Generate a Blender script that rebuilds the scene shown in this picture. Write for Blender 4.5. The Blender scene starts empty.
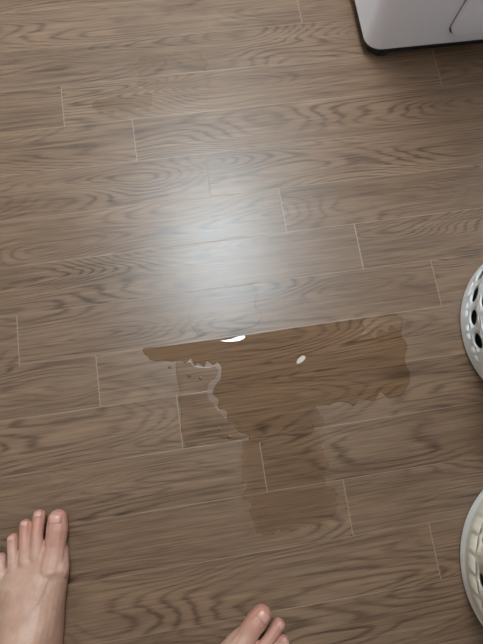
import bpy, bmesh, math, random
from mathutils import Vector, Matrix, Euler, noise as mnoise
from mathutils.geometry import tessellate_polygon
random.seed(4)
C=bpy.context.collection
scn=bpy.context.scene
try: scn.view_settings.view_transform='Standard'
except Exception: pass

# ---------------- helpers ----------------
def lin(c):
    c=c/255.0
    return c/12.92 if c<=0.04045 else ((c+0.055)/1.055)**2.4
def rgb(r,g,b): return (lin(r),lin(g),lin(b),1)
class NT:
    def __init__(s,mat):
        mat.use_nodes=True; s.t=mat.node_tree; s.t.nodes.clear()
    def n(s,typ,**kw):
        nd=s.t.nodes.new(typ)
        for k,v in kw.items(): setattr(nd,k,v)
        return nd
    def put(s,sock,v):
        if isinstance(v,bpy.types.NodeSocket): s.t.links.new(v,sock)
        elif v is not None: sock.default_value=v
    def m(s,op,a,b=None,c=None,clamp=False):
        nd=s.n('ShaderNodeMath',operation=op); nd.use_clamp=clamp
        s.put(nd.inputs[0],a); s.put(nd.inputs[1],b)
        if c is not None: s.put(nd.inputs[2],c)
        return nd.outputs[0]
    def comb(s,x,y,z):
        nd=s.n('ShaderNodeCombineXYZ')
        for i,v in enumerate((x,y,z)): s.put(nd.inputs[i],v)
        return nd.outputs[0]
    def noise(s,vec,scale=1,detail=2,rough=.5,dist=0):
        nd=s.n('ShaderNodeTexNoise'); s.put(nd.inputs['Vector'],vec)
        nd.inputs['Scale'].default_value=scale; nd.inputs['Detail'].default_value=detail
        nd.inputs['Roughness'].default_value=rough; nd.inputs['Distortion'].default_value=dist
        return nd.outputs['Fac']
    def mix(s,f,a,b,blend='MIX'):
        nd=s.n('ShaderNodeMix',data_type='RGBA',blend_type=blend)
        s.put(nd.inputs[0],f); s.put(nd.inputs[6],a); s.put(nd.inputs[7],b)
        return nd.outputs[2]
    def rng(s,v,a,b,c=0,d=1,smooth=False):
        nd=s.n('ShaderNodeMapRange'); nd.clamp=True
        if smooth: nd.interpolation_type='SMOOTHSTEP'
        for i,x in enumerate((v,a,b,c,d)): s.put(nd.inputs[i],x)
        return nd.outputs[0]
def simple(name,col,rough=.5,nvar=.06,scale=8,bump=0,**kw):
    mt=bpy.data.materials.new(name); T=NT(mt)
    tc=T.n('ShaderNodeTexCoord').outputs['Object']
    f=T.noise(tc,scale,3)
    c2=tuple(max(0,x*(1-nvar)) for x in col[:3])+(1,)
    c=T.mix(f,col,c2)
    b=T.n('ShaderNodeBsdfPrincipled'); T.put(b.inputs['Base Color'],c); b.inputs['Roughness'].default_value=rough
    for k,v in kw.items(): b.inputs[k.replace('_',' ')].default_value=v
    if bump:
        bp=T.n('ShaderNodeBump'); bp.inputs['Strength'].default_value=bump; bp.inputs['Distance'].default_value=.001
        T.put(bp.inputs['Height'],T.noise(tc,scale*20,3)); T.put(b.inputs['Normal'],bp.outputs[0])
    o=T.n('ShaderNodeOutputMaterial'); T.put(o.inputs[0],b.outputs[0])
    return mt

# plank constants: 95 x 800 mm laminate, staggered 137 mm per row
PW,PL,ST=.095,.8,.1368
def wood(name,wet=0.0,rough=.3,damp=False):
    mt=bpy.data.materials.new(name); T=NT(mt)
    tc=T.n('ShaderNodeTexCoord').outputs['Object']
    sp=T.n('ShaderNodeSeparateXYZ'); T.put(sp.inputs[0],tc); x,y=sp.outputs[0],sp.outputs[1]
    vy=T.m('DIVIDE',y,-PW); k=T.m('FLOOR',vy); fy=T.m('SUBTRACT',vy,k)
    uu=T.m('DIVIDE',T.m('SUBTRACT',x,T.m('MULTIPLY',k,ST)),PL); n=T.m('FLOOR',uu); fu=T.m('SUBTRACT',uu,n)
    wn=T.n('ShaderNodeTexWhiteNoise',noise_dimensions='2D'); T.put(wn.inputs['Vector'],T.comb(k,n,0))
    sc=T.n('ShaderNodeSeparateColor'); T.put(sc.inputs[0],wn.outputs['Color']); r1,r2,r3=sc.outputs
    gx=T.m('ADD',x,T.m('MULTIPLY',r1,17)); gy=T.m('ADD',y,T.m('MULTIPLY',r2,9))
    n1=T.noise(T.comb(T.m('MULTIPLY',gx,1.7),T.m('MULTIPLY',gy,11),T.m('MULTIPLY',r3,10)),1,1.0,.4,.3)
    ph=T.m('ADD',T.m('MULTIPLY',n1,190),T.m('MULTIPLY',T.noise(T.comb(T.m('MULTIPLY',gx,14),T.m('MULTIPLY',gy,120),0),1,3),5.0))
    band=T.m('MULTIPLY_ADD',T.m('SINE',ph),.5,.5)
    band=T.m('POWER',band,3.0)
    fib=T.noise(T.comb(T.m('MULTIPLY',gx,12),T.m('MULTIPLY',gy,430),0),1,3,.7)
    streak=T.noise(T.comb(T.m('MULTIPLY',gx,5),T.m('MULTIPLY',gy,190),5),1,4,.65)
    broad=T.noise(T.comb(T.m('MULTIPLY',gx,2.6),T.m('MULTIPLY',gy,24),3.3),1,3,.55)
    pat=T.noise(T.comb(T.m('MULTIPLY',gx,4),T.m('MULTIPLY',gy,11),7.3),1,2,.5)
    amp=T.rng(pat,.38,.66,.05,.44)
    t=T.m('ADD',T.m('MULTIPLY',broad,.62),T.m('MULTIPLY',T.m('SUBTRACT',fib,.5),.95))
    t=T.m('ADD',t,T.m('MULTIPLY',T.m('SUBTRACT',streak,.5),1.1))
    t=T.m('ADD',T.m('SUBTRACT',t,T.m('MULTIPLY',T.m('SUBTRACT',band,.25),amp)),.15)
    t=T.m('ADD',t,T.m('MULTIPLY',T.m('SUBTRACT',r3,.5),.10),clamp=True)
    col=T.mix(t,rgb(70,51,38),rgb(145,115,91))
    wetcol=T.mix(t,rgb(62,44,31),rgb(132,101,75))
    w=wet; rg=rough
    if damp:
        wob=T.noise(tc,22,3,.6)
        def box(x0,x1,y0,y1,soft,amt):
            wx=T.m('ADD',x,T.m('MULTIPLY',T.m('SUBTRACT',wob,.5),.05)); wy=T.m('ADD',y,T.m('MULTIPLY',T.m('SUBTRACT',wob,.5),.04))
            a=T.m('MULTIPLY',T.rng(wx,x0-soft,x0+soft,smooth=True),T.rng(wx,x1-soft,x1+soft,1,0,smooth=True))
            b=T.m('MULTIPLY',T.rng(wy,y0-soft,y0+soft,smooth=True),T.rng(wy,y1-soft,y1+soft,1,0,smooth=True))
            return T.m('MULTIPLY',T.m('MULTIPLY',a,b),amt)
        a=box(.258,.406,-.925,-.70,.018,1.0)
        b=box(.065,.185,-.072,-.040,.014,.9)
        c=box(.15,.32,-.055,.06,.03,.45)
        w=T.m('MAXIMUM',T.m('MAXIMUM',a,b),c)
        rg=T.m('SUBTRACT',T.m('MULTIPLY_ADD',T.m('SUBTRACT',broad,.5),.10,rough),T.m('MULTIPLY',w,.14))
    col=T.mix(w,col,wetcol)
    dy=T.m('MULTIPLY',T.m('MINIMUM',fy,T.m('SUBTRACT',1,fy)),PW); dx=T.m('MULTIPLY',T.m('MINIMUM',fu,T.m('SUBTRACT',1,fu)),PL)
    seamy=T.rng(dy,.0003,.0009,1,0); seamx=T.rng(dx,.0004,.0011,1,0)
    vis=T.rng(T.noise(tc,5,2),.38,.62,.26,.70)
    seam=T.m('MAXIMUM',seamy,seamx)
    seamA=T.m('MAXIMUM',T.m('MULTIPLY',seamy,vis),T.m('MULTIPLY',seamx,.6))
    seamc=rgb(172,150,130) if wet<.5 else rgb(90,68,48)
    col=T.mix(T.m('MULTIPLY',seamA,.8),col,seamc)
    b=T.n('ShaderNodeBsdfPrincipled'); T.put(b.inputs['Base Color'],col); T.put(b.inputs['Roughness'],rg)
    b.inputs['IOR'].default_value=1.47 if wet<.5 else 1.36
    bp=T.n('ShaderNodeBump'); bp.inputs['Strength'].default_value=.4 if wet<.5 else .03; bp.inputs['Distance'].default_value=.0006
    h=T.m('SUBTRACT',T.m('ADD',T.m('MULTIPLY',fib,.14),T.m('MULTIPLY',broad,.2)),T.m('MULTIPLY',seam,.5))
    T.put(bp.inputs['Height'],h); T.put(b.inputs['Normal'],bp.outputs[0])
    o=T.n('ShaderNodeOutputMaterial'); T.put(o.inputs[0],b.outputs[0])
    return mt

def mkobj(name,bm,mat=None,parent=None,smooth=True):
    me=bpy.data.meshes.new(name); bm.to_mesh(me); bm.free()
    ob=bpy.data.objects.new(name,me); C.objects.link(ob)
    if smooth:
        for p in me.polygons: p.use_smooth=True
    if mat: me.materials.append(mat)
    if parent: ob.parent=parent
    return ob
def box(name,lo,hi,mat,parent=None,bev=0,seg=3):
    bm=bmesh.new(); bmesh.ops.create_cube(bm,size=1)
    for v in bm.verts: v.co=Vector([(lo[i]+hi[i])/2+v.co[i]*(hi[i]-lo[i]) for i in range(3)])
    if bev: bmesh.ops.bevel(bm,geom=bm.edges[:],offset=bev,segments=seg,affect='EDGES',profile=.5)
    return mkobj(name,bm,mat,parent,smooth=False)
def empty(name,loc=(0,0,0)):
    e=bpy.data.objects.new(name,None); e.location=loc; e.empty_display_size=.1; C.objects.link(e); return e

# ---------------- room ----------------
X0,X1,Y0,Y1,H=-1.7,1.55,-2.4,1.15,2.3
m_wall=simple('wallpaper_white',rgb(234,230,224),.7,.03,30,.2)
m_ceil=simple('ceiling_paper',rgb(242,240,236),.8,.02,30,.2)
m_trim=simple('trim_white',rgb(222,220,214),.4,.02)
box('floor',(X0,Y0,-.02),(X1,Y1,0),wood('laminate_floor',0,.33,True))
box('ceiling',(X0,Y0,H),(X1,Y1,H+.05),m_ceil)
box('wall_left',(X0-.08,Y0,0),(X0,Y1,H),m_wall); box('wall_right',(X1,Y0,0),(X1+.08,Y1,H),m_wall)
box('wall_back',(X0-.08,Y1,0),(X1+.08,Y1+.08,H),m_wall); box('wall_front',(X0-.08,Y0-.08,0),(X1+.08,Y0,H),m_wall)
box('baseboard_left',(X0,Y0,0),(X0+.012,Y1,.07),m_trim); box('baseboard_right',(X1-.012,Y0,0),(X1,Y1,.07),m_trim)
box('baseboard_back',(X0,Y1-.012,0),(X1,Y1,.07),m_trim); box('baseboard_front',(X0,Y0,0),(X1,Y0+.012,.07),m_trim)

# ---------------- ceiling lamp ----------------
LX,LY=.385,.45
lamp=empty('ceiling_lamp',(LX,LY,H))
m_em=bpy.data.materials.new('lamp_diffuser'); T=NT(m_em)
e=T.n('ShaderNodeEmission'); e.inputs['Color'].default_value=(.79,.92,1,1); e.inputs['Strength'].default_value=43
o=T.n('ShaderNodeOutputMaterial'); T.put(o.inputs[0],e.outputs[0])
box('lamp_frame',(-.25,-.48,-.05),(.25,.48,0),m_trim,lamp,.008)
box('lamp_panel',(-.23,-.46,-.062),(.23,.46,-.05),m_em,lamp,.004)

# ---------------- water ----------------
def catmull(P,closed=True,sub=6):
    out=[];n=len(P)
    for i in range(n):
        p0,p1,p2,p3=P[i-1],P[i],P[(i+1)%n],P[(i+2)%n]
        for j in range(sub):
            t=j/sub
            out.append(tuple(.5*((2*p1[a])+(-p0[a]+p2[a])*t+(2*p0[a]-5*p1[a]+4*p2[a]-p3[a])*t*t+(-p0[a]+3*p1[a]-3*p2[a]+p3[a])*t**3) for a in range(2)))
    return out
def pool(name,pts,mat,parent,h=.0012,wig=.004,straight=-.58,sub=6,inset=.0012,z0=.0001):
    q=catmull(pts,sub=sub); r=[]
    for (x,y) in q:
        s=1 if y<straight-.006 else 0.08
        nx=mnoise.noise(Vector((x*50,y*50,1)))+.5*mnoise.noise(Vector((x*120,y*120,4))); ny=mnoise.noise(Vector((x*50,y*50,7)))+.5*mnoise.noise(Vector((x*120,y*120,9)))
        r.append((x+nx*wig*s*1.4,y+ny*wig*s*1.4))
    A=sum(r[i-1][0]*r[i][1]-r[i][0]*r[i-1][1] for i in range(len(r)))
    if A<0: r.reverse()
    bm=bmesh.new(); n=len(r)
    def ring(off,z):
        vs=[]
        for i in range(n):
            a=Vector(r[i-1]);b=Vector(r[(i+1)%n]); d=(b-a)
            nn=Vector((-d.y,d.x)); nn=nn.normalized() if nn.length>0 else nn
            p=Vector(r[i])+nn*off; vs.append(bm.verts.new((p.x,p.y,z)))
        return vs
    R=[ring(0,z0),ring(inset*.15,z0+(h-z0)*.6),ring(inset*.5,z0+(h-z0)*.93),ring(inset,h)]
    for a,b in zip(R,R[1:]):
        for i in range(n): bm.faces.new((a[i],a[(i+1)%n],b[(i+1)%n],b[i]))
    top=[bm.verts.new(v.co) for v in R[-1]]
    for tri in tessellate_polygon([[v.co.copy() for v in top]]):
        vs=[top[i] for i in tri]
        a,b,c=[v.co for v in vs]
        if abs((b-a).cross(c-a).z)<1e-12: continue
        if (b-a).cross(c-a).z<0: vs.reverse()
        try: bm.faces.new(vs)
        except Exception: pass
    return mkobj(name,bm,mat,parent)
m_wet=wood('wet_laminate_water',1.0,.04); m_film=wood('thin_water_film',.30,.19); m_film2=wood('drying_water_film',.45,.24); m_trace=wood('dried_water_trace',.05,.32)
puddle=empty('water_puddle')
A=[(107,-571),(140,-571.5),(176,-572),(210,-571.5),(247,-571.5),(298,-572),(350,-572),(403,-572),(460,-572),(520,-572),(560,-572),(592,-573),(599,-590),(592,-612),(598,-633),(588,-668),(592,-700),(570,-722),(545,-727),(530,-715),(516,-726),(493,-721),(475,-731),(461,-722),(430,-721),(404,-724),(390,-738),(396,-752),(391,-766),(360,-768),(330,-761),(300,-767),(278,-764),(276,-752),(260,-745),(256,-730),(242,-722),(244,-706),(230,-698),(232,-682),(222,-672),(228,-658),(240,-648),(248,-635),(245,-624),(238,-614),(230,-620),(222,-612),(214,-620),(206,-609),(198,-613),(190,-603),(180,-609),(172,-603),(155,-602),(136,-596),(120,-592),(113,-587)]
A=[(a/1000,b/1000) for a,b in A]
pool('water_sheet',A,m_wet,puddle,wig=.003,sub=4)
B=[(165,-606),(190,-610),(216,-622),(234,-621),(238,-634),(222,-651),(214,-670),(222,-690),(234,-710),(262,-748),(270,-757),(215,-759),(190,-754),(165,-757),(160,-727),(163,-665)]
pool('water_film',[(a/1000,b/1000) for a,b in B],m_film,puddle,h=.0007,wig=.003,straight=0)
D=[(524,-575),(560,-574),(596,-576),(603,-590),(588,-602),(574,-594),(566,-606),(552,-598),(540,-614),(532,-600),(518,-606),(526,-590)]
pool('water_film_edge',[(a/1000,b/1000) for a,b in D],m_film2,puddle,h=.0016,z0=.0011,wig=.003,straight=0,sub=4)
E=[(212,-560),(200,-535),(204,-506),(226,-490),(262,-483),(300,-478),(326,-482),(334,-498),(328,-520),(334,-540),(318,-556),(270,-562),(240,-558)]
pool('water_trace',[(a/1000,b/1000) for a,b in E],m_trace,puddle,h=.0003,wig=.003,straight=0,inset=.0007)
for i,(cx,cy,r) in enumerate(((.185,-.632,.004),(.205,-.64,.003),(.243,-.752,.004),(.152,-.612,.003),(.226,-.735,.003))):
    bm=bmesh.new(); bmesh.ops.create_icosphere(bm,subdivisions=3,radius=r)
    for v in bm.verts: v.co=Vector((cx+v.co.x*(1+.2*math.sin(i)),cy+v.co.y,.0006+max(0,v.co.z)*.35))
    mkobj('bead_%d'%(i+1),bm,m_wet,puddle)
m_drop=simple('glint_water',rgb(170,162,152),.06,.02,Specular_IOR_Level=.6)
m_drop2=simple('glint_water_soft',rgb(150,130,110),.40,.02,Specular_IOR_Level=.5)
cam_loc=Vector((.2269,-.7329,.9027))
def glint_drop(name,pts,zc,mat,foc=.9):
    # raised drop, flat top tilted to mirror the lamp into the camera as a glint
    c=Vector((sum(p[0] for p in pts)/len(pts),sum(p[1] for p in pts)/len(pts),zc))
    nrm=((Vector((.2269,-.7329,.9027))-c).normalized()+(Vector((LX,LY,H-.06))-c).normalized()).normalized()
    q=catmull(pts,sub=4); bm=bmesh.new()
    bot=[bm.verts.new((x,y,.0008)) for x,y in q]
    def top(f):
        vs=[]
        for x,y in q:
            X=c.x+(x-c.x)*f;Y=c.y+(y-c.y)*f
            vs.append(bm.verts.new((X,Y,c.z-(nrm.x*(X-c.x)+nrm.y*(Y-c.y))/nrm.z)))
        return vs
    t1=top(foc);n=len(q)
    for i in range(n): bm.faces.new((bot[i],bot[(i+1)%n],t1[(i+1)%n],t1[i]))
    bm.faces.new(t1)
    bmesh.ops.recalc_face_normals(bm,faces=bm.faces[:])
    return mkobj(name,bm,mat,puddle,smooth=False)
glint_drop('glint_drop_1',[(.250,-.5765),(.258,-.5795),(.272,-.5815),(.288,-.5815),(.298,-.5775),(.297,-.573),(.284,-.5735),(.268,-.5765)],.0020,m_drop)
glint_drop('glint_drop_2',[(.396,-.625),(.404,-.628),(.402,-.634),(.392,-.640),(.384,-.640),(.387,-.632)],.0022,m_drop2,.82)

# ---------------- laundry baskets ----------------
m_filler=simple('dark_filler_grey',rgb(62,62,70),.9,.4,30,.5)  # dark tone for the added lump that blackens the basket holes
m_filler2=simple('dark_filler_brown',rgb(84,74,64),.9,.3,30,.5)
def basket(name,loc,mat,rb,rt,Hh,z1,rows,ncol,hw,hh,rot=0,stag=True,fill=.27,filler_mat=None):
    bm=bmesh.new()
    def rad(z):
        t=max(0,min(1,z/Hh)); return rb+(rt-rb)*(t**.8)
    def P(th,z): r=rad(z); return (r*math.cos(th),r*math.sin(th),z)
    cellh=(Hh-.04-z1)/rows; cw=2*math.pi/ncol
    K=24
    for ri in range(rows):
        for ci in range(ncol):
            zc=z1+(ri+.5)*cellh; tc=(ci+(.5 if (ri%2 and stag) else 0))*cw+rot
            inner=[];outer=[]
            for j in range(K):
                a=2*math.pi*j/K; ca,sa=math.cos(a),math.sin(a)
                m=max(abs(ca),abs(sa)); outer.append(bm.verts.new(P(tc+ca/m*cw/2,zc+sa/m*cellh/2)))
                inner.append((tc+ca*hw*cw/2,zc+sa*hh*cellh/2))
            iv=[bm.verts.new(P(*p)) for p in inner]
            for j in range(K): bm.faces.new((outer[j],outer[(j+1)%K],iv[(j+1)%K],iv[j]))
    N=ncol*8
    def ringf(z,r=None): 
        return [bm.verts.new((( r if r else rad(z))*math.cos(rot+2*math.pi*i/N),(r if r else rad(z))*math.sin(rot+2*math.pi*i/N),z)) for i in range(N)]
    low=[ringf(.004,rb*.55),ringf(.004,rb-.012),ringf(.001,rb-.006),ringf(.001,rb+.0005),ringf(.006,rb+.003),ringf(.012),ringf(z1*.5),ringf(z1)]
    for a,b in zip(low,low[1:]):
        for i in range(N): bm.faces.new((a[i],a[(i+1)%N],b[(i+1)%N],b[i]))
    bm.faces.new(list(reversed(low[0])))
    zt=Hh-.04
    up=[ringf(zt),ringf(Hh-.012),ringf(Hh-.002,rt+.006),ringf(Hh,rt+.014),ringf(Hh-.006,rt+.020),ringf(Hh-.02,rt+.021)]
    for a,b in zip(up,up[1:]):
        for i in range(N): bm.faces.new((a[i],a[(i+1)%N],b[(i+1)%N],b[i]))
    bmesh.ops.remove_doubles(bm,verts=bm.verts[:],dist=.0004)
    bmesh.ops.recalc_face_normals(bm,faces=bm.faces[:])
    ob=mkobj(name,bm,mat); ob.location=loc
    s=ob.modifiers.new('t','SOLIDIFY'); s.thickness=.0025; s.offset=-1
    # unseen dark lump added inside so the wall holes look dark
    bm=bmesh.new(); prev=None; NN=72
    prof=[(.012,.6),(.010,.93),(.03,.95)]+[(z,.95) for z in (.07,.11,.15,.19,.23,fill)]+[(fill+.02,.8),(fill+.03,.5),(fill+.035,.2)]
    for (z,f) in prof:
        ringv=[]
        for i in range(NN):
            a=2*math.pi*i/NN; d=mnoise.noise(Vector((math.cos(a)*4,math.sin(a)*4,z*18+loc[0])))
            rr=rad(min(z,fill))*f*(1+.03*(d-.4)); ringv.append(bm.verts.new((rr*math.cos(a),rr*math.sin(a),z+(.018*d if f<.95 and z>.1 else 0))))
        if prev:
            for i in range(NN): bm.faces.new((prev[i],prev[(i+1)%NN],ringv[(i+1)%NN],ringv[i]))
        else: bm.faces.new(ringv[::-1])
        prev=ringv
    bm.faces.new(prev)
    mkobj('dark_filler',bm,filler_mat or m_filler,ob)
    return ob
m_bw=simple('white_plastic',rgb(240,240,238),.35,.03,6)
# second basket: white base band, cream lower wall (two-tone moulded plastic)
m_bc=bpy.data.materials.new('cream_plastic'); T=NT(m_bc)
tc=T.n('ShaderNodeTexCoord').outputs['Object']; sp=T.n('ShaderNodeSeparateXYZ'); T.put(sp.inputs[0],tc)
rib=T.m('MULTIPLY_ADD',T.m('SINE',T.m('MULTIPLY',T.m('ARCTAN2',sp.outputs[1],sp.outputs[0]),90)),.5,.5)
cr=T.mix(T.m('MULTIPLY',rib,.18),rgb(220,208,190),rgb(190,174,152))
c=T.mix(T.rng(sp.outputs[2],.022,.034),rgb(240,238,234),cr)
b=T.n('ShaderNodeBsdfPrincipled'); T.put(b.inputs['Base Color'],c); b.inputs['Roughness'].default_value=.5
o=T.n('ShaderNodeOutputMaterial'); T.put(o.inputs[0],b.outputs[0])
basket('laundry_basket',(.879,-.642,0),m_bw,.170,.205,.36,.042,6,26,.66,.66,rot=.06)
basket('laundry_basket',(.774,-1.050,0),m_bc,.168,.205,.36,.072,6,18,.34,.50,rot=.20,filler_mat=m_filler2)

# ---------------- washing machine ----------------
wm=empty('washing_machine',(.64,-.012,0))
m_body=simple('enamel_lilac_white',rgb(248,243,251),.3,.03,4)
m_dark=simple('dark_plastic',rgb(38,37,40),.5,.05); m_chrome=simple('chrome_ring',rgb(190,190,195),.2,.02,Metallic=1.0)
m_glass=simple('door_glass',rgb(24,26,30),.06,.02)
def rbox(name,x0,x1,y0,y1,z0,z1,r,mat,parent,bev=.004,seg=8,front=False):
    bm=bmesh.new(); pts=[]
    a0,a1,b0,b1=(x0,x1,z0,z1) if front else (x0,x1,y0,y1)
    for cx,cy,s in ((a1-r,b1-r,0),(a0+r,b1-r,90),(a0+r,b0+r,180),(a1-r,b0+r,270)):
        for i in range(seg+1):
            t=math.radians(s+90*i/seg); pts.append((cx+r*math.cos(t),cy+r*math.sin(t)))
    mk=(lambda p,h:(p[0],h,p[1])) if front else (lambda p,h:(p[0],p[1],h))
    h0,h1=(y0,y1) if front else (z0,z1)
    def rg(ins,h):
        cx,cy=(a0+a1)/2,(b0+b1)/2; sx=1-2*ins/(a1-a0); sy=1-2*ins/(b1-b0)
        return [bm.verts.new(mk((cx+(p[0]-cx)*sx,cy+(p[1]-cy)*sy),h)) for p in pts]
    rs=[rg(bev,h0),rg(bev*.3,h0+bev*.3),rg(0,h0+bev),rg(0,h1-bev),rg(bev*.3,h1-bev*.3),rg(bev,h1)]
    n=len(pts)
    for a,b in zip(rs,rs[1:]):
        for i in range(n): bm.faces.new((a[i],a[(i+1)%n],b[(i+1)%n],b[i]))
    bm.faces.new(rs[0]); bm.faces.new(rs[-1]); bmesh.ops.recalc_face_normals(bm,faces=bm.faces[:])
    ob=mkobj(name,bm,mat,parent)
    try: 
        ob.modifiers.new('wn','WEIGHTED_NORMAL')
    except Exception: pass
    return ob
rbox('cabinet',0,.6,0,.62,.022,.83,.035,m_body,wm,.008)
rbox('top_lid',-.003,.603,-.003,.623,.83,.855,.037,m_body,wm,.006)
rbox('plinth',.012,.588,.010,.60,.004,.03,.02,m_dark,wm,.001)
for i,(a,b) in enumerate(((.045,.03),(.555,.03),(.045,.58),(.555,.58))):
    bm=bmesh.new(); bmesh.ops.create_cone(bm,cap_ends=True,segments=24,radius1=.024,radius2=.020,depth=.024)
    for v in bm.verts: v.co+=Vector((a,b,.012))
    mkobj('foot_%d'%(i+1),bm,m_dark,wm,False)
rbox('service_flap',.165,.40,-.010,.004,.055,.175,.022,m_body,wm,.004,front=True)
rbox('service_flap_gap',.162,.403,-.0012,.004,.052,.178,.024,m_chrome,wm,.0005,front=True)
rbox('control_panel',.02,.58,-.006,.004,.715,.815,.012,m_dark,wm,.002,front=True)
rbox('detergent_drawer',.035,.2,-.014,.0,.725,.805,.01,m_body,wm,.003,front=True)
def tor(name,R,r,y,z,mat):
    bm=bmesh.new(); vs=[]
    for i in range(64):
        a=2*math.pi*i/64; row=[]
        for j in range(14):
            b=2*math.pi*j/14; rr=R+r*math.cos(b); row.append(bm.verts.new((.3+rr*math.cos(a),y+r*.6*math.sin(b),z+rr*math.sin(a))))
        vs.append(row)
    for i in range(64):
        for j in range(14): bm.faces.new((vs[i][j],vs[(i+1)%64][j],vs[(i+1)%64][(j+1)%14],vs[i][(j+1)%14]))
    mkobj(name,bm,mat,wm)
tor('door_ring',.175,.028,-.008,.44,m_body); tor('door_chrome',.145,.010,-.02,.44,m_chrome)
bm=bmesh.new(); bmesh.ops.create_uvsphere(bm,u_segments=40,v_segments=20,radius=.142)
for v in bm.verts: v.co=Vector((.3+v.co.x,-.008+v.co.y*.2,.44+v.co.z))
mkobj('door_glass',bm,m_glass,wm)
bm=bmesh.new(); bmesh.ops.create_cone(bm,cap_ends=True,segments=40,radius1=.03,radius2=.026,depth=.03,matrix=Matrix.Translation((.32,-.02,.765))@Matrix.Rotation(math.radians(90),4,'X'))
mkobj('program_knob',bm,m_chrome,wm,False)

# ---------------- person (feet, lower legs, shorts) ----------------
m_skin=bpy.data.materials.new('skin'); T=NT(m_skin)
tc=T.n('ShaderNodeTexCoord').outputs['Object']
sp=T.n('ShaderNodeSeparateXYZ'); T.put(sp.inputs[0],tc)
toe=T.rng(sp.outputs[1],.15,.245,0,1,True)
low=T.rng(sp.outputs[2],.03,.07,1,0)
nz=T.noise(tc,28,4,.6); nz2=T.noise(tc,90,3)
c=T.mix(T.rng(nz,.35,.65),rgb(194,156,136),rgb(176,134,114))
c=T.mix(T.m('MULTIPLY',T.m('MULTIPLY',toe,low),.6),c,rgb(182,116,100))
c=T.mix(T.m('MULTIPLY',T.rng(nz2,.5,.7),.18),c,rgb(154,108,92))
b=T.n('ShaderNodeBsdfPrincipled'); T.put(b.inputs['Base Color'],c); b.inputs['Roughness'].default_value=.5
b.inputs['Subsurface Weight'].default_value=.10; b.inputs['Subsurface Radius'].default_value=(.010,.003,.002); b.inputs['Subsurface Scale'].default_value=.4
bp=T.n('ShaderNodeBump'); bp.inputs['Strength'].default_value=.3; bp.inputs['Distance'].default_value=.001
T.put(bp.inputs['Height'],T.noise(tc,160,4,.6)); T.put(b.inputs['Normal'],bp.outputs[0])
o=T.n('ShaderNodeOutputMaterial'); T.put(o.inputs[0],b.outputs[0])
m_nail=simple('toenail',rgb(200,150,134),.32,.05,60)
person=empty('person')
TOES=[ # (path points (x,y,z,r)), left foot: +x medial
 [(.027,.165,.024,.020),(.031,.196,.018,.0158),(.034,.220,.017,.0168),(.034,.2345,.0155,.0152)],
 [(.008,.165,.024,.013),(.006,.190,.025,.0102),(.005,.218,.020,.0094),(.005,.2405,.0112,.0106)],
 [(-.010,.158,.022,.013),(-.011,.182,.024,.0098),(-.013,.208,.019,.0090),(-.0152,.229,.0106,.0101)],
 [(-.025,.150,.020,.012),(-.028,.172,.022,.0094),(-.031,.193,.017,.0086),(-.034,.210,.0102,.0097)],
 [(-.040,.135,.018,.012),(-.045,.155,.018,.0094),(-.049,.172,.0145,.0086),(-.0520,.185,.0098,.0094)]]
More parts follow.
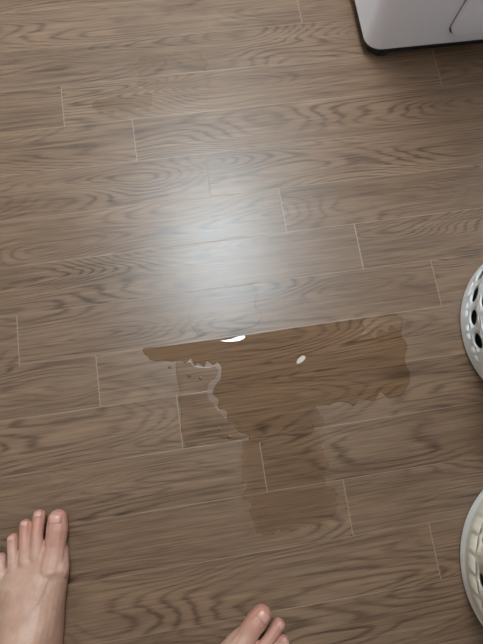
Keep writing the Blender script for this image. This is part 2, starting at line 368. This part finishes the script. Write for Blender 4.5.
def leg(name,heel,yaw,mirror,scale=1.1):
    s=-1 if mirror else 1
    bm=bmesh.new()
    def loft(rings):
        n=len(rings[0]); vr=[[bm.verts.new(p) for p in r] for r in rings]
        for a,b in zip(vr,vr[1:]):
            for i in range(n): bm.faces.new((a[i],a[(i+1)%n],b[(i+1)%n],b[i]))
        bm.faces.new(vr[0][::-1]); bm.faces.new(vr[-1])
    N=32
    S=[(.002,-.016,.018,.040),(.010,-.025,.027,.055),(.025,-.031,.033,.075),(.05,-.036,.038,.090),(.08,-.043,.041,.086),(.105,-.049,.0425,.072),(.13,-.053,.045,.058),(.15,-.055,.048,.049),(.165,-.048,.050,.041),(.178,-.032,.050,.036),(.190,-.012,.048,.031),(.199,.008,.045,.026)]
    rings=[]
    for y,a,b2,h in S:
        xc=(a+b2)/2; hw=(b2-a)/2; r=[]
        for i in range(N):
            t=2*math.pi*i/N; ct,st=math.cos(t),math.sin(t)
            X=xc+hw*math.copysign(abs(ct)**.85,ct)
            if st>=0: Z=.012+(h-.012)*st**1.05; X+= .10*hw*st*(1 if y>.09 else 0)
            else: Z=.012-.0118*abs(st)**.5
            r.append((X,y,Z))
        rings.append(r)
    loft(rings)
    L=[(.03,0,.045,.026,.036),(.06,0,.047,.030,.042),(.085,0,.046,.031,.041),(.12,0,.043,.030,.036),(.17,.001,.040,.034,.039),(.24,.002,.034,.046,.052),(.31,.002,.030,.052,.058),(.38,0,.034,.049,.054),(.43,0,.040,.052,.056),(.48,0,.042,.056,.060),(.50,0,.042,.058,.062)]
    loft([[(x+rx*math.cos(2*math.pi*i/N),y+ry*math.sin(2*math.pi*i/N),z) for i in range(N)] for z,x,y,rx,ry in L])
    def ball(x,y,z,r,sz=1):
        bmesh.ops.create_icosphere(bm,subdivisions=2,radius=r,matrix=Matrix.Translation((x,y,z))@Matrix.Diagonal((1,1,sz,1)))
    ball(.026,.05,.080,.013); ball(-.027,.042,.070,.013); ball(.036,.165,.022,.0175); ball(-.044,.140,.016,.0155)
    for tp in TOES:
        for p,q in zip(tp,tp[1:]):
            for j in range(9):
                f=j/8; v=[p[k]+(q[k]-p[k])*f for k in range(4)]; ball(*v)
    for tp in TOES[:4]:
        p=(.004,.095,.068,.006);q=(tp[0][0],.160,.0385 if tp is TOES[0] else .034,.0045)
        for j in range(14):
            f=j/13; v=[p[k]+(q[k]-p[k])*f for k in range(4)]; ball(v[0],v[1],v[2],v[3])
    for v in bm.verts: 
        v.co.x*=s
        if v.co.z<.0003: v.co.z=.0003
    if mirror: bmesh.ops.reverse_faces(bm,faces=bm.faces[:])
    ob=mkobj(name,bm,m_skin,person)
    ob.location=(heel[0],heel[1],0); ob.rotation_euler=(0,0,yaw); ob.scale=(scale,)*3
    r=ob.modifiers.new('r','REMESH'); r.mode='VOXEL'; r.voxel_size=.0014; r.use_smooth_shade=True
    sm=ob.modifiers.new('s','SMOOTH'); sm.factor=.5; sm.iterations=4
    for k,(tp,wd,ln) in enumerate(zip(TOES,(.0100,.0058,.0055,.0052,.0046),(.012,.008,.0075,.007,.006))):
        a=Vector(tp[-2][:3]);bb=Vector(tp[-1][:3]); R=tp[-1][3]
        d=(bb-a).normalized(); side=d.cross(Vector((0,0,1))).normalized(); up=side.cross(d).normalized()
        bn=bmesh.new(); grid=[]
        for i in range(7):
            u=-1+2*i/6; row=[]
            for j in range(7):
                w=-1+2*j/6
                ww=w*(1-.12*abs(u)**3); ang=ww*wd/R*1.05
                ctr=bb+d*(u*ln/2+.001); fall=max(0,u*ln/2+.001)
                rr=math.sqrt(max(R*R-fall*fall*.8,1e-8))-.0001
                p=ctr+(up*math.cos(ang)+side*math.sin(ang))*rr
                row.append(bn.verts.new((p.x*s,p.y,p.z)))
            grid.append(row)
        for i in range(6):
            for j in range(6): bn.faces.new((grid[i][j],grid[i+1][j],grid[i+1][j+1],grid[i][j+1]))
        nb=mkobj(name+'_toenail_%d'%(k+1),bn,m_nail,ob)
        so=nb.modifiers.new('s','SOLIDIFY'); so.thickness=.0008; so.offset=0
    return ob
leg('left_leg',(-.1175,-1.096),-math.radians(4),False)
leg('right_leg',(.070,-1.226),-math.radians(53),True)
m_cloth=simple('shorts_cotton',rgb(52,56,66),.85,.2,60,.3)
bm=bmesh.new()
def tube(P,N=28):
    vr=[]
    for x,y,z,rx,ry in P: vr.append([bm.verts.new((x+rx*math.cos(2*math.pi*i/N),y+ry*math.sin(2*math.pi*i/N),z)) for i in range(N)])
    for a,b2 in zip(vr,vr[1:]):
        for i in range(N): bm.faces.new((a[i],a[(i+1)%N],b2[(i+1)%N],b2[i]))
    bm.faces.new(vr[0][::-1]); bm.faces.new(vr[-1])
tube([(-.112,-1.05,.47,.088,.09),(-.09,-1.08,.60,.09,.1),(-.05,-1.15,.76,.095,.11),(-.03,-1.18,.82,.09,.11)])
tube([(.104,-1.20,.47,.088,.09),(.104,-1.205,.60,.09,.1),(.09,-1.21,.76,.095,.11),(.07,-1.21,.82,.09,.11)])
tube([(.02,-1.20,.74,.15,.10),(.02,-1.20,.80,.17,.12),(.02,-1.20,.88,.16,.115)])
sh=mkobj('shorts',bm,m_cloth,person)
r=sh.modifiers.new('r','REMESH'); r.mode='VOXEL'; r.voxel_size=.008; r.use_smooth_shade=True
sm=sh.modifiers.new('s','SMOOTH'); sm.iterations=6

# ---------------- world + camera ----------------
wd=bpy.data.worlds.new('World'); scn.world=wd; wd.use_nodes=True
wd.node_tree.nodes['Background'].inputs[0].default_value=(.6,.65,.7,1); wd.node_tree.nodes['Background'].inputs[1].default_value=.3
cd=bpy.data.cameras.new('Camera'); cam=bpy.data.objects.new('Camera',cd); C.objects.link(cam); scn.camera=cam
cd.sensor_fit='VERTICAL'; cd.sensor_height=24; cd.lens=24*490/644; cd.clip_start=.02
cam.location=cam_loc
M=Matrix.Rotation(-.1500,3,'Z')@Matrix.Rotation(-.0439,3,'Y')@Matrix.Rotation(.2122,3,'X')
cam.rotation_euler=M.to_euler()
